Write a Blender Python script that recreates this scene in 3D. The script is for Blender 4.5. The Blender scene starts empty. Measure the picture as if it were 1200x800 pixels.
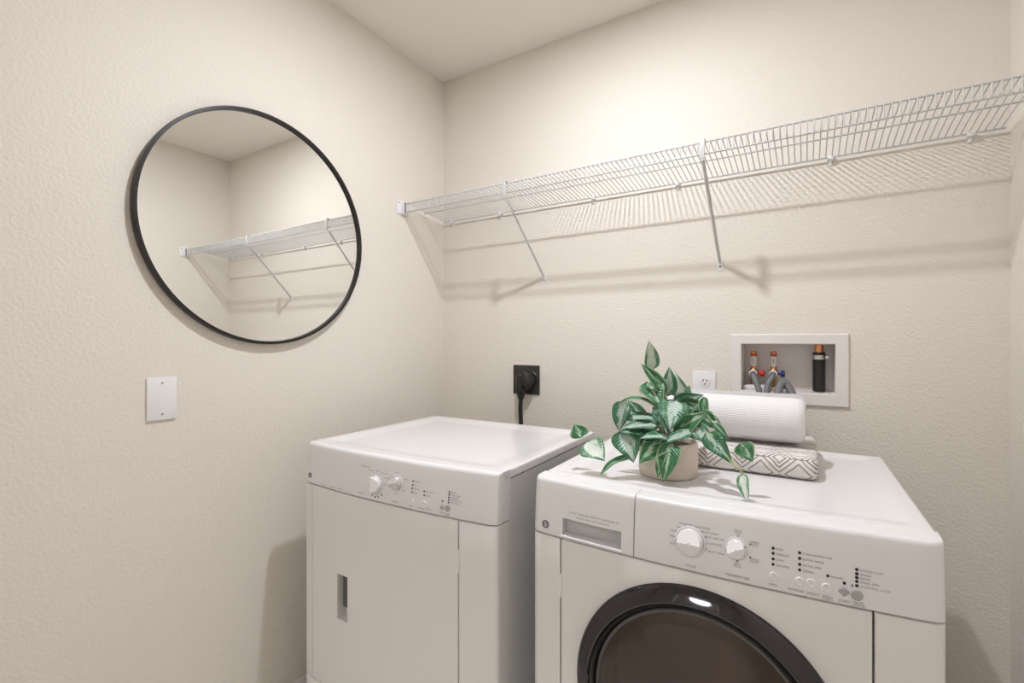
import bpy, bmesh, math, random
from mathutils import Vector, Matrix
random.seed(7)
scn = bpy.context.scene
COL = scn.collection

# ------------------------------------------------------------------ camera, world, exposure
ROOM_W, ROOM_H, FRONT_Y = 1.9355, 2.4905, -2.35
cam_d = bpy.data.cameras.new('camera')
cam_d.sensor_fit = 'HORIZONTAL'; cam_d.sensor_width = 36.0
cam_d.lens = 36.0 * 557.0 / 1200.0
cam_d.clip_start = 0.01
cam = bpy.data.objects.new('camera', cam_d); COL.objects.link(cam)
cam.location = (1.4768, -1.7633, 1.25)
cam.rotation_euler = (math.pi / 2, 0, math.radians(31.7736))
scn.camera = cam
world = bpy.data.worlds.new('world'); scn.world = world
world.use_nodes = True
world.node_tree.nodes['Background'].inputs[0].default_value = (0.9, 0.93, 1.0, 1)
world.node_tree.nodes['Background'].inputs[1].default_value = 0.3
scn.view_settings.view_transform = 'Standard'
scn.view_settings.look = 'None'
scn.view_settings.gamma = 1.0
scn.view_settings.use_curve_mapping = False
scn.view_settings.exposure = 0.05
LAMP_POS = (0.95, -0.80)
LAMP_POWER = 1900.0          # emission strength of the round ceiling lamp's diffuser
HALL_FILL_POWER = 22.0           # emission strength of the added fill light beyond the doorway

# ------------------------------------------------------------------ materials
MATS = {}
def mat(name, color, rough=0.5, metal=0.0, bump=None, spec=0.5, vary=0.0, vscale=8.0, coat=0.0, trans=0.0, emis=0.0):
    m = bpy.data.materials.new(name); m.use_nodes = True
    nt = m.node_tree; b = nt.nodes['Principled BSDF']
    b.inputs['Base Color'].default_value = (*color, 1)
    b.inputs['Roughness'].default_value = rough
    b.inputs['Metallic'].default_value = metal
    b.inputs['Specular IOR Level'].default_value = spec
    b.inputs['Coat Weight'].default_value = coat
    b.inputs['Coat Roughness'].default_value = 0.08
    b.inputs['Transmission Weight'].default_value = trans
    tc = nt.nodes.new('ShaderNodeTexCoord')
    if emis:
        b.inputs['Emission Color'].default_value = (0.96, 0.985, 1.05, 1)
        b.inputs['Emission Strength'].default_value = emis
    if vary:
        n = nt.nodes.new('ShaderNodeTexNoise'); n.inputs['Scale'].default_value = vscale; n.inputs['Detail'].default_value = 3
        nt.links.new(tc.outputs['Object'], n.inputs['Vector'])
        r = nt.nodes.new('ShaderNodeMapRange')
        r.inputs['To Min'].default_value = 1 - vary; r.inputs['To Max'].default_value = 1 + vary
        nt.links.new(n.outputs['Fac'], r.inputs['Value'])
        mx = nt.nodes.new('ShaderNodeVectorMath'); mx.operation = 'SCALE'
        mx.inputs[0].default_value = color
        nt.links.new(r.outputs['Result'], mx.inputs['Scale'])
        nt.links.new(mx.outputs['Vector'], b.inputs['Base Color'])
    if bump:
        scale, dist, strength = bump
        n = nt.nodes.new('ShaderNodeTexNoise'); n.inputs['Scale'].default_value = scale
        n.inputs['Detail'].default_value = 2.0; n.inputs['Roughness'].default_value = 0.45
        nt.links.new(tc.outputs['Object'], n.inputs['Vector'])
        bp = nt.nodes.new('ShaderNodeBump'); bp.inputs['Distance'].default_value = dist; bp.inputs['Strength'].default_value = strength
        nt.links.new(n.outputs['Fac'], bp.inputs['Height']); nt.links.new(bp.outputs['Normal'], b.inputs['Normal'])
    MATS[name] = m
    return m

WALL_C = (0.83, 0.775, 0.697)
mat('wall_paint', WALL_C, 0.65, bump=(120.0, 0.0035, 0.6), spec=0.3, vary=0.015, vscale=2.5)
mat('ceiling_paint', (0.91, 0.86, 0.785), 0.8, bump=(90.0, 0.003, 0.35), spec=0.2)
mat('trim_paint', (0.80, 0.77, 0.72), 0.35, vary=0.01)
mat('floor_vinyl', (0.74, 0.69, 0.63), 0.4, vary=0.12, vscale=14, bump=(40, 0.001, 0.3))
mat('enamel', (0.85, 0.835, 0.84), 0.22, coat=0.25, vary=0.008, vscale=3)
mat('enamel_front_shaded', (0.79, 0.765, 0.74), 0.32, vary=0.008, vscale=3)  # same white enamel, with beige bounce light and shade mixed into the colour
mat('panel_plastic', (0.81, 0.80, 0.80), 0.33, vary=0.006, vscale=4)
mat('side_grey', (0.78, 0.775, 0.77), 0.38, vary=0.01, vscale=3)
mat('recess_shade_grey', (0.60, 0.60, 0.59), 0.4, vary=0.01)  # white plastic with the shade of the recess put into its colour
mat('knob_white', (0.86, 0.85, 0.84), 0.28, vary=0.005)
mat('knob_silver', (0.72, 0.71, 0.70), 0.25, metal=0.55, vary=0.01)
mat('button_grey', (0.42, 0.41, 0.41), 0.4, vary=0.02, vscale=60)
mat('print_dark', (0.10, 0.10, 0.105), 0.5, vary=0.05)
mat('print_grey', (0.22, 0.215, 0.215), 0.5, vary=0.05)
mat('led_dark', (0.02, 0.016, 0.018), 0.25, vary=0.05)
mat('seam_dark', (0.10, 0.095, 0.09), 0.7, vary=0.05)
mat('ring_chrome', (0.075, 0.072, 0.08), 0.07, metal=1.0, vary=0.02)
mat('black_gloss', (0.012, 0.011, 0.012), 0.12, vary=0.1, coat=0.4)
mat('drum_steel', (0.5, 0.47, 0.44), 0.3, metal=0.9, vary=0.05)
mat('gasket', (0.10, 0.095, 0.09), 0.6, vary=0.1)
mat('steel', (0.6, 0.6, 0.62), 0.25, metal=1.0, vary=0.03)
mat('mirror_frame', (0.022, 0.02, 0.02), 0.33, metal=0.3, vary=0.1)
mat('mirror_glass', (0.90, 0.905, 0.89), 0.0, metal=1.0, vary=0.002)
mat('wire_white_shaded', (0.60, 0.595, 0.59), 0.35, vary=0.02)  # white wire, greyed to carry the shade of its undersides
mat('plastic_white', (0.88, 0.87, 0.88), 0.35, vary=0.01)
mat('outlet_black', (0.03, 0.025, 0.025), 0.32, vary=0.1)
mat('rubber_black', (0.015, 0.014, 0.014), 0.4, vary=0.1)
mat('box_plastic', (0.84, 0.79, 0.755), 0.45, vary=0.01)
mat('copper', (0.72, 0.33, 0.16), 0.28, metal=1.0, vary=0.08, vscale=40)
mat('brass', (0.42, 0.25, 0.11), 0.35, metal=1.0, vary=0.1, vscale=40)
mat('label_white', (0.80, 0.76, 0.76), 0.5, vary=0.05)
mat('label_red', (0.60, 0.10, 0.06), 0.5, vary=0.05)
mat('valve_red', (0.55, 0.03, 0.02), 0.4, vary=0.05)
mat('valve_blue', (0.012, 0.03, 0.22), 0.4, vary=0.05)
mat('hose_grey', (0.19, 0.195, 0.205), 0.5, vary=0.06, vscale=90, bump=(500, 0.0006, 0.4))
mat('pot_ceramic', (0.76, 0.655, 0.565), 0.55, vary=0.05, vscale=30, bump=(200, 0.0005, 0.3))
mat('soil', (0.012, 0.010, 0.009), 0.9, vary=0.3, vscale=80, bump=(150, 0.003, 0.8))
mat('stem_brown', (0.28, 0.16, 0.08), 0.6, vary=0.15, vscale=60)
mat('stem_green', (0.40, 0.45, 0.22), 0.55, vary=0.15, vscale=60)
mat('lamp_diffuser', (0.9, 0.9, 0.9), 0.5, emis=LAMP_POWER)
mat('hall_fill_diffuser', (0.9, 0.9, 0.9), 0.5, emis=HALL_FILL_POWER)
mat('door_paint', (0.74, 0.72, 0.69), 0.4, vary=0.01)

def smoked_glass():
    m = mat('smoked_glass', (0.30, 0.22, 0.16), 0.02, trans=0.9)
    b = m.node_tree.nodes['Principled BSDF']; b.inputs['IOR'].default_value = 1.5
    nt = m.node_tree
    n = nt.nodes.new('ShaderNodeTexNoise'); n.inputs['Scale'].default_value = 9; n.inputs['Detail'].default_value = 3
    tc = nt.nodes.new('ShaderNodeTexCoord'); nt.links.new(tc.outputs['Object'], n.inputs['Vector'])
    r = nt.nodes.new('ShaderNodeMapRange'); r.inputs['To Min'].default_value = 0.02; r.inputs['To Max'].default_value = 0.2
    nt.links.new(n.outputs['Fac'], r.inputs['Value']); nt.links.new(r.outputs['Result'], b.inputs['Roughness'])
    b.inputs['Specular IOR Level'].default_value = 0.7
smoked_glass()

def math_node(nt, op, a, b=None, c=None):
    n = nt.nodes.new('ShaderNodeMath'); n.operation = op
    for i, v in enumerate((a, b, c)):
        if v is None: continue
        if hasattr(v, 'links'): nt.links.new(v, n.inputs[i])
        else: n.inputs[i].default_value = v
    return n.outputs[0]

def leaf_material(name, green, dark, silver, amount, rim=None):
    m = mat(name, green, 0.38, spec=0.45)
    nt = m.node_tree; b = nt.nodes['Principled BSDF']
    uv = nt.nodes.new('ShaderNodeUVMap'); uv.uv_map = 'UVMap'
    sp = nt.nodes.new('ShaderNodeSeparateXYZ'); nt.links.new(uv.outputs[0], sp.inputs[0])
    ax = math_node(nt, 'ABSOLUTE', math_node(nt, 'MULTIPLY', math_node(nt, 'SUBTRACT', sp.outputs[0], 0.5), 2.0))
    oi = nt.nodes.new('ShaderNodeObjectInfo')
    tc = nt.nodes.new('ShaderNodeTexCoord')
    mp = nt.nodes.new('ShaderNodeVectorMath'); mp.operation = 'MULTIPLY'
    mp.inputs[1].default_value = (5.0, 2.2, 1)
    nt.links.new(uv.outputs[0], mp.inputs[0])
    ad = nt.nodes.new('ShaderNodeVectorMath'); ad.operation = 'ADD'
    nt.links.new(mp.outputs[0], ad.inputs[0])
    cb = nt.nodes.new('ShaderNodeCombineXYZ')
    nt.links.new(math_node(nt, 'MULTIPLY', oi.outputs['Random'], 37.0), cb.inputs[0])
    nt.links.new(math_node(nt, 'MULTIPLY', oi.outputs['Random'], 91.0), cb.inputs[1])
    nt.links.new(cb.outputs[0], ad.inputs[1])
    n = nt.nodes.new('ShaderNodeTexNoise'); n.inputs['Scale'].default_value = 1.3; n.inputs['Detail'].default_value = 4
    nt.links.new(ad.outputs[0], n.inputs['Vector'])
    # veins slanting from midrib
    vein = math_node(nt, 'SINE', math_node(nt, 'MULTIPLY', math_node(nt, 'SUBTRACT', sp.outputs[1], math_node(nt, 'MULTIPLY', ax, 0.25)), 70.0))
    h = math_node(nt, 'ADD', math_node(nt, 'MULTIPLY', n.outputs['Fac'], 1.6), math_node(nt, 'MULTIPLY', vein, 0.05))
    h = math_node(nt, 'SUBTRACT', h, math_node(nt, 'MULTIPLY', ax, 0.85))
    r = nt.nodes.new('ShaderNodeMapRange'); r.inputs['From Min'].default_value = 0.62 - amount * 0.6; r.inputs['From Max'].default_value = 0.85 - amount * 0.6
    nt.links.new(h, r.inputs['Value'])
    mx0 = nt.nodes.new('ShaderNodeMix'); mx0.data_type = 'RGBA'
    mx0.inputs['A'].default_value = (*dark, 1); mx0.inputs['B'].default_value = (*green, 1)
    n2 = nt.nodes.new('ShaderNodeTexNoise'); n2.inputs['Scale'].default_value = 2.5; nt.links.new(ad.outputs[0], n2.inputs['Vector'])
    r2 = nt.nodes.new('ShaderNodeMapRange'); r2.inputs['From Min'].default_value = 0.35; r2.inputs['From Max'].default_value = 0.65
    nt.links.new(n2.outputs['Fac'], r2.inputs['Value']); nt.links.new(r2.outputs['Result'], mx0.inputs['Factor'])
    mx = nt.nodes.new('ShaderNodeMix'); mx.data_type = 'RGBA'
    nt.links.new(r.outputs['Result'], mx.inputs['Factor']); nt.links.new(mx0.outputs['Result'], mx.inputs['A']); mx.inputs['B'].default_value = (*silver, 1)
    out = mx.outputs['Result']
    if rim:
        rr = nt.nodes.new('ShaderNodeMapRange'); rr.inputs['From Min'].default_value = 0.80; rr.inputs['From Max'].default_value = 0.93
        nt.links.new(ax, rr.inputs['Value'])
        mr = nt.nodes.new('ShaderNodeMix'); mr.data_type = 'RGBA'
        nt.links.new(rr.outputs['Result'], mr.inputs['Factor']); nt.links.new(out, mr.inputs['A']); mr.inputs['B'].default_value = (*rim, 1)
        out = mr.outputs['Result']
    nt.links.new(out, b.inputs['Base Color'])
    bp = nt.nodes.new('ShaderNodeBump'); bp.inputs['Distance'].default_value = 0.001; bp.inputs['Strength'].default_value = 0.4
    nt.links.new(vein, bp.inputs['Height']); nt.links.new(bp.outputs['Normal'], b.inputs['Normal'])
leaf_material('leaf_green', (0.055, 0.24, 0.085), (0.02, 0.10, 0.04), (0.45, 0.60, 0.45), 0.05, rim=(0.36, 0.46, 0.28))
leaf_material('leaf_dark', (0.045, 0.19, 0.075), (0.016, 0.085, 0.035), (0.36, 0.50, 0.42), 0.22)
leaf_material('leaf_silver', (0.075, 0.24, 0.115), (0.025, 0.12, 0.06), (0.44, 0.56, 0.49), 0.46)
leaf_material('leaf_pale', (0.16, 0.36, 0.19), (0.06, 0.20, 0.10), (0.72, 0.79, 0.70), 0.72)

def towel_materials():
    m = mat('towel_white', (0.90, 0.885, 0.89), 0.9, spec=0.1)
    nt = m.node_tree; b = nt.nodes['Principled BSDF']
    b.inputs['Sheen Weight'].default_value = 0.3
    uv = nt.nodes.new('ShaderNodeUVMap'); uv.uv_map = 'UVMap'
    sp = nt.nodes.new('ShaderNodeSeparateXYZ'); nt.links.new(uv.outputs[0], sp.inputs[0])
    n = nt.nodes.new('ShaderNodeTexNoise'); n.inputs['Scale'].default_value = 25; nt.links.new(uv.outputs[0], n.inputs['Vector'])
    ph = math_node(nt, 'ADD', math_node(nt, 'MULTIPLY', sp.outputs[1], 2 * math.pi / 0.0038), math_node(nt, 'MULTIPLY', n.outputs['Fac'], 2.0))
    s = math_node(nt, 'SINE', ph)
    n2 = nt.nodes.new('ShaderNodeTexNoise'); n2.inputs['Scale'].default_value = 500; nt.links.new(uv.outputs[0], n2.inputs['Vector'])
    hgt = math_node(nt, 'ADD', s, math_node(nt, 'MULTIPLY', n2.outputs['Fac'], 1.2))
    bp = nt.nodes.new('ShaderNodeBump'); bp.inputs['Distance'].default_value = 0.0008; bp.inputs['Strength'].default_value = 0.45
    nt.links.new(hgt, bp.inputs['Height']); nt.links.new(bp.outputs['Normal'], b.inputs['Normal'])
    # printed towel: nested diamonds joined by chevrons, brown-grey line on off-white
    m = mat('towel_print', (0.78, 0.74, 0.70), 0.9, spec=0.1)
    nt = m.node_tree; b = nt.nodes['Principled BSDF']
    uv = nt.nodes.new('ShaderNodeUVMap'); uv.uv_map = 'UVMap'
    sp = nt.nodes.new('ShaderNodeSeparateXYZ'); nt.links.new(uv.outputs[0], sp.inputs[0])
    nz = nt.nodes.new('ShaderNodeTexNoise'); nz.inputs['Scale'].default_value = 60; nt.links.new(uv.outputs[0], nz.inputs['Vector'])
    wob = math_node(nt, 'MULTIPLY', math_node(nt, 'SUBTRACT', nz.outputs['Fac'], 0.5), 0.05)
    U = math_node(nt, 'ADD', math_node(nt, 'DIVIDE', sp.outputs[0], 0.076), wob)
    V = math_node(nt, 'ADD', math_node(nt, 'DIVIDE', sp.outputs[1], 0.060), wob)
    def line(x, at, w):
        return math_node(nt, 'LESS_THAN', math_node(nt, 'ABSOLUTE', math_node(nt, 'SUBTRACT', x, at)), w)
    def dia(ou, ov):      # diamond distance from the centres of one lattice, 0..1
        fu = math_node(nt, 'ABSOLUTE', math_node(nt, 'SUBTRACT', math_node(nt, 'FRACT', math_node(nt, 'ADD', U, ou)), 0.5))
        fv = math_node(nt, 'ABSOLUTE', math_node(nt, 'SUBTRACT', math_node(nt, 'FRACT', math_node(nt, 'ADD', V, ov)), 0.5))
        return math_node(nt, 'ADD', fu, fv), fu, fv
    d, fu, fv = dia(0.0, 0.0)
    l1 = line(d, 0.17, 0.026); l2 = line(d, 0.30, 0.028); l3 = line(d, 0.46, 0.024); l4 = line(d, 0.66, 0.026)
    l5 = math_node(nt, 'MULTIPLY', line(fv, 0.0, 0.022), math_node(nt, 'GREATER_THAN', fu, 0.26))
    k = math_node(nt, 'MAXIMUM', math_node(nt, 'MAXIMUM', l1, l2), math_node(nt, 'MAXIMUM', l5, math_node(nt, 'MAXIMUM', l3, l4)))
    n3 = nt.nodes.new('ShaderNodeTexNoise'); n3.inputs['Scale'].default_value = 900; nt.links.new(uv.outputs[0], n3.inputs['Vector'])
    k = math_node(nt, 'MULTIPLY', k, math_node(nt, 'ADD', 0.7, math_node(nt, 'MULTIPLY', n3.outputs['Fac'], 0.5)))
    mx = nt.nodes.new('ShaderNodeMix'); mx.data_type = 'RGBA'
    nt.links.new(k, mx.inputs['Factor']); mx.inputs['A'].default_value = (0.80, 0.76, 0.72, 1); mx.inputs['B'].default_value = (0.26, 0.215, 0.20, 1)
    nt.links.new(mx.outputs['Result'], b.inputs['Base Color'])
    bp = nt.nodes.new('ShaderNodeBump'); bp.inputs['Distance'].default_value = 0.001; bp.inputs['Strength'].default_value = 0.5
    nt.links.new(n3.outputs['Fac'], bp.inputs['Height']); nt.links.new(bp.outputs['Normal'], b.inputs['Normal'])
towel_materials()

# ------------------------------------------------------------------ helpers
def tag(o, label=None, cat=None, group=None, kind=None):
    if label: o['label'] = label
    if cat: o['category'] = cat
    if group: o['group'] = group
    if kind: o['kind'] = kind
    return o

def empty(name, loc=(0, 0, 0), rz=0.0):
    o = bpy.data.objects.new(name, None); COL.objects.link(o)
    o.location = loc; o.rotation_euler = (0, 0, rz); o.empty_display_size = 0.05
    return o

def mesh_from(verts, faces, smooth=True, ang=35, uvs=None):
    me = bpy.data.meshes.new('m'); me.from_pydata([tuple(v) for v in verts], [], faces); me.validate(); me.update()
    bm = bmesh.new(); bm.from_mesh(me); bmesh.ops.recalc_face_normals(bm, faces=bm.faces); bm.to_mesh(me); bm.free()
    if uvs:
        uvl = me.uv_layers.new(name='UVMap')
        for lp in me.loops: uvl.data[lp.index].uv = uvs[lp.vertex_index]
    if smooth:
        me.polygons.foreach_set('use_smooth', [True] * len(me.polygons))
        me.set_sharp_from_angle(angle=math.radians(ang))
    return me

def obj(name, me, m=None, parent=None, loc=(0, 0, 0), rot=None):
    o = bpy.data.objects.new(name, me)
    me.name = name
    if m:
        if me.materials: me.materials[0] = MATS[m]
        else: me.materials.append(MATS[m])
    COL.objects.link(o)
    if parent: o.parent = parent
    o.location = loc
    if rot is not None:
        if isinstance(rot, Matrix): o.matrix_local = Matrix.Translation(loc) @ rot.to_4x4()
        else: o.rotation_euler = rot
    return o

def box(x0, x1, y0, y1, z0, z1, bev=0.0, seg=2):
    bm = bmesh.new()
    r = bmesh.ops.create_cube(bm, size=1.0)
    for v in bm.verts:
        v.co.x = (x0 + x1) / 2 + v.co.x * (x1 - x0); v.co.y = (y0 + y1) / 2 + v.co.y * (y1 - y0); v.co.z = (z0 + z1) / 2 + v.co.z * (z1 - z0)
    if bev > 0: bmesh.ops.bevel(bm, geom=bm.edges[:], offset=bev, segments=seg, profile=0.5, affect='EDGES')
    me = bpy.data.meshes.new('m'); bm.to_mesh(me); bm.free()
    me.polygons.foreach_set('use_smooth', [True] * len(me.polygons)); me.set_sharp_from_angle(angle=math.radians(40))
    return me

def tube(path, rad, n=8, cap=True):
    P = [Vector(p) for p in path]; V = []; F = []
    up = None
    rads = rad if isinstance(rad, (list, tuple)) else [rad] * len(P)
    for i, p in enumerate(P):
        t = (P[min(i + 1, len(P) - 1)] - P[max(i - 1, 0)]).normalized()
        if up is None:
            up = Vector((0, 0, 1)) if abs(t.z) < 0.9 else Vector((1, 0, 0))
        a = t.cross(up).normalized(); up2 = a.cross(t).normalized(); up = up2
        k = 1.0
        if 0 < i < len(P) - 1:
            c = (P[i] - P[i - 1]).normalized().dot((P[i + 1] - P[i]).normalized())
            k = min(1.5, 1 / max(0.5, math.sqrt((1 + c) / 2)))
        for j in range(n):
            th = 2 * math.pi * j / n
            V.append(p + (a * math.cos(th) + up2 * math.sin(th)) * rads[i] * (k if False else 1))
    for i in range(len(P) - 1):
        for j in range(n):
            F.append((i * n + j, i * n + (j + 1) % n, (i + 1) * n + (j + 1) % n, (i + 1) * n + j))
    if cap:
        F.append(tuple(range(n))); F.append(tuple((len(P) - 1) * n + j for j in range(n)))
    return mesh_from(V, F, ang=60)

def lathe(prof, n=48, axis='z', close=True):
    """prof: list of (r, h). revolve about the axis"""
    V = []; F = []
    for r, h in prof:
        for j in range(n):
            t = 2 * math.pi * j / n
            if axis == 'z': V.append((r * math.cos(t), r * math.sin(t), h))
            elif axis == 'y': V.append((r * math.cos(t), h, r * math.sin(t)))
            else: V.append((h, r * math.cos(t), r * math.sin(t)))
    for i in range(len(prof) - 1):
        for j in range(n):
            F.append((i * n + j, i * n + (j + 1) % n, (i + 1) * n + (j + 1) % n, (i + 1) * n + j))
    if close:
        if prof[0][0] > 1e-6: F.append(tuple(range(n)))
        if prof[-1][0] > 1e-6: F.append(tuple((len(prof) - 1) * n + j for j in range(n)))
    me = mesh_from(V, F, ang=32)
    bm = bmesh.new(); bm.from_mesh(me); bmesh.ops.remove_doubles(bm, verts=bm.verts, dist=1e-6); bm.to_mesh(me); bm.free()
    return me

def spline(pts, n=8):
    P = [Vector(p) for p in pts]; out = []
    for i in range(len(P) - 1):
        p0 = P[max(i - 1, 0)]; p1 = P[i]; p2 = P[i + 1]; p3 = P[min(i + 2, len(P) - 1)]
        for k in range(n):
            t = k / n
            out.append(0.5 * ((2 * p1) + (p2 - p0) * t + (2 * p0 - 5 * p1 + 4 * p2 - p3) * t * t + (3 * p1 - p0 - 3 * p2 + p3) * t ** 3))
    out.append(P[-1]); return out

def boolean_cut(me, cutter):
    a = bpy.data.objects.new('tmp_a', me); b = bpy.data.objects.new('tmp_b', cutter)
    COL.objects.link(a); COL.objects.link(b)
    md = a.modifiers.new('b', 'BOOLEAN'); md.operation = 'DIFFERENCE'; md.object = b; md.solver = 'EXACT'
    dg = bpy.context.evaluated_depsgraph_get()
    out = bpy.data.meshes.new_from_object(a.evaluated_get(dg))
    bpy.data.objects.remove(a); bpy.data.objects.remove(b)
    out.polygons.foreach_set('use_smooth', [True] * len(out.polygons)); out.set_sharp_from_angle(angle=math.radians(35))
    return out

def text_mesh(body, size, align='CENTER'):
    cu = bpy.data.curves.new('t', 'FONT'); cu.body = body; cu.size = size
    cu.align_x = align; cu.align_y = 'CENTER'; cu.resolution_u = 2; cu.offset = 0.0
    cu.space_line = 0.85
    o = bpy.data.objects.new('tmp_t', cu); COL.objects.link(o)
    dg = bpy.context.evaluated_depsgraph_get()
    me = bpy.data.meshes.new_from_object(o.evaluated_get(dg))
    bpy.data.objects.remove(o)
    return me

# ------------------------------------------------------------------ the room
BOX = (1.2916, 1.5525, 1.0876, 1.2414)     # opening of the laundry outlet box in the back wall
def struct(name, me, m, parent=None):
    o = obj(name, me, m, parent)
    if not parent: o['kind'] = 'structure'
    return o
T = 0.10
def slab_wall_hole(x0, x1, z0, z1, hx0, hx1, hz0, hz1, y0, y1):
    V = []; F = []
    for y in (y0, y1):
        V += [(x0, y, z0), (x1, y, z0), (x1, y, z1), (x0, y, z1), (hx0, y, hz0), (hx1, y, hz0), (hx1, y, hz1), (hx0, y, hz1)]
    for o in (0, 8):
        for i in range(4): F.append((o + i, o + (i + 1) % 4, o + 4 + (i + 1) % 4, o + 4 + i))
    for i in range(4):
        F.append((i, (i + 1) % 4, 8 + (i + 1) % 4, 8 + i))
        F.append((4 + i, 4 + (i + 1) % 4, 12 + (i + 1) % 4, 12 + i))
    return mesh_from(V, F, smooth=False)
struct('floor', box(-T, ROOM_W + T, FRONT_Y - 1.5, T, -0.05, 0), 'floor_vinyl')
struct('ceiling', box(-T, ROOM_W + T, FRONT_Y - 1.5, T, ROOM_H, ROOM_H + 0.05), 'ceiling_paint')
struct('wall_back', slab_wall_hole(0, ROOM_W, 0, ROOM_H, BOX[0], BOX[1], BOX[2], BOX[3], 0, T), 'wall_paint')
struct('wall_left', box(-T, 0, FRONT_Y, T, 0, ROOM_H), 'wall_paint')
struct('wall_right', box(ROOM_W, ROOM_W + T, FRONT_Y, T, 0, ROOM_H), 'wall_paint')
# front wall behind the camera, with the doorway the picture was taken from
DX0, DX1, DZ = 0.62, 1.50, 2.06
V = []; F = []
for y in (FRONT_Y, FRONT_Y - T):
    V += [(-T, y, 0), (DX0, y, 0), (DX0, y, DZ), (DX1, y, DZ), (DX1, y, 0), (ROOM_W + T, y, 0), (ROOM_W + T, y, ROOM_H), (-T, y, ROOM_H), (DX0, y, ROOM_H), (DX1, y, ROOM_H)]
for o in (0, 10):
    F += [(o + 0, o + 1, o + 2, o + 8, o + 7), (o + 2, o + 3, o + 9, o + 8), (o + 4, o + 5, o + 6, o + 9, o + 3)]
F += [(1, 2, 12, 11), (2, 3, 13, 12), (3, 4, 14, 13), (0, 7, 17, 10), (5, 6, 16, 15)]
struct('wall_front', mesh_from(V, F, smooth=False), 'wall_paint')
# hallway beyond the doorway
struct('wall_hall', box(-T, ROOM_W + T, FRONT_Y - 1.5, FRONT_Y - 1.4, 0, ROOM_H), 'wall_paint')
struct('wall_hall_left', box(-T - 0.05, -T, FRONT_Y - 1.5, FRONT_Y - T, 0, ROOM_H), 'wall_paint')
struct('wall_hall_right', box(ROOM_W + T, ROOM_W + T + 0.05, FRONT_Y - 1.5, FRONT_Y - T, 0, ROOM_H), 'wall_paint')
# door casing
struct('trim_1', box(DX0 - 0.06, DX0, FRONT_Y, FRONT_Y + 0.015, 0, DZ + 0.06, 0.004), 'trim_paint')
struct('trim_2', box(DX1, DX1 + 0.06, FRONT_Y, FRONT_Y + 0.015, 0, DZ + 0.06, 0.004), 'trim_paint')
struct('trim_3', box(DX0, DX1, FRONT_Y, FRONT_Y + 0.015, DZ, DZ + 0.06, 0.004), 'trim_paint')
BH = 0.10
def baseboard(name, x0, x1, y0, y1):
    o = struct(name, box(x0, x1, y0, y1, 0, BH, 0.004), 'trim_paint')
baseboard('baseboard_left', 0, 0.014, FRONT_Y + 0.0, -0.014)
baseboard('baseboard_back', 0, ROOM_W, -0.014, 0)
baseboard('baseboard_right', ROOM_W - 0.014, ROOM_W, FRONT_Y, -0.014)
baseboard('baseboard_front', 0.014, DX0 - 0.06, FRONT_Y, FRONT_Y + 0.014)

# round flush ceiling lamp (out of frame, lights the room)
def ceiling_lamp(name, x, y, r, diff, label):
    t = empty(name, (x, y, ROOM_H)); tag(t, label, 'lamp')
    obj('trim_ring', lathe([(r, 0), (r + 0.018, 0), (r + 0.018, -0.008), (r + 0.004, -0.012), (r, -0.012), (r, 0)], 64, close=False), 'plastic_white', t)
    obj('diffuser', lathe([(0.0, -0.0122), (r * 0.92, -0.0122), (r * 0.98, -0.0120), (r * 0.98, -0.008), (0.0, -0.008)], 48, close=False), diff, t)
    return t
ceiling_lamp('ceiling_lamp', LAMP_POS[0], LAMP_POS[1], 0.030, 'lamp_diffuser', 'round white flush ceiling lamp above the washer and dryer')
ceiling_lamp('ceiling_lamp', 1.05, FRONT_Y - 0.75, 0.31, 'hall_fill_diffuser', 'added round fill light in the hallway beyond the doorway')  # unseen light added to brighten the machine fronts from behind the camera

# ------------------------------------------------------------------ washer and dryer
class Machine: pass
def machine(cx, by, hw, dep, bul, th):
    m = Machine(); m.hw, m.dep, m.bul = hw, dep, bul; m.zs, m.zt = 0.8255, 0.945
    c, s = math.cos(th), math.sin(th)
    # pivot 0.3 in front of the back
    m.loc = (cx - s * 0.3, by - 0.3 + c * 0.3, 0); m.th = th
    return m
def fy(m, x, z):
    e = min(1, abs(x) / m.hw); r = 0.016
    y = -m.dep - m.bul * (1 - e ** 2.2)
    q = abs(x) - (m.hw - r)
    if q > 0: y += 0.7 * (r - math.sqrt(max(0, r * r - min(q, r) ** 2)))
    if z > m.zs: y += 0.010 * ((z - m.zs) / (m.zt - m.zs)) ** 1.5
    return y
def surf(m, x, z, off=0.0004):
    p = Vector((x, fy(m, x, z), z)); e = 0.002
    tx = (Vector((x + e, fy(m, x + e, z), z)) - Vector((x - e, fy(m, x - e, z), z))).normalized()
    tz = (Vector((x, fy(m, x, z + e), z + e)) - Vector((x, fy(m, x, z - e), z - e))).normalized()
    n = tx.cross(tz).normalized(); tz = n.cross(tx).normalized()
    R = Matrix((tx, tz, n)).transposed()
    return p + n * off, R
def lines(a, b, n, extra=(), bev=0.0):
    L = [a + (b - a) * i / n for i in range(n + 1)]
    if bev: L += [a + bev, b - bev, a + bev * 0.3, b - bev * 0.3]
    L += list(extra)
    L = sorted(set(round(v, 5) for v in L)); out = [L[0]]
    for v in L[1:]:
        if v - out[-1] > 0.0004: out.append(v)
        elif v in [round(q, 5) for q in extra] or abs(v - b) < 1e-5: out[-1] = v
    return out
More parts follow.
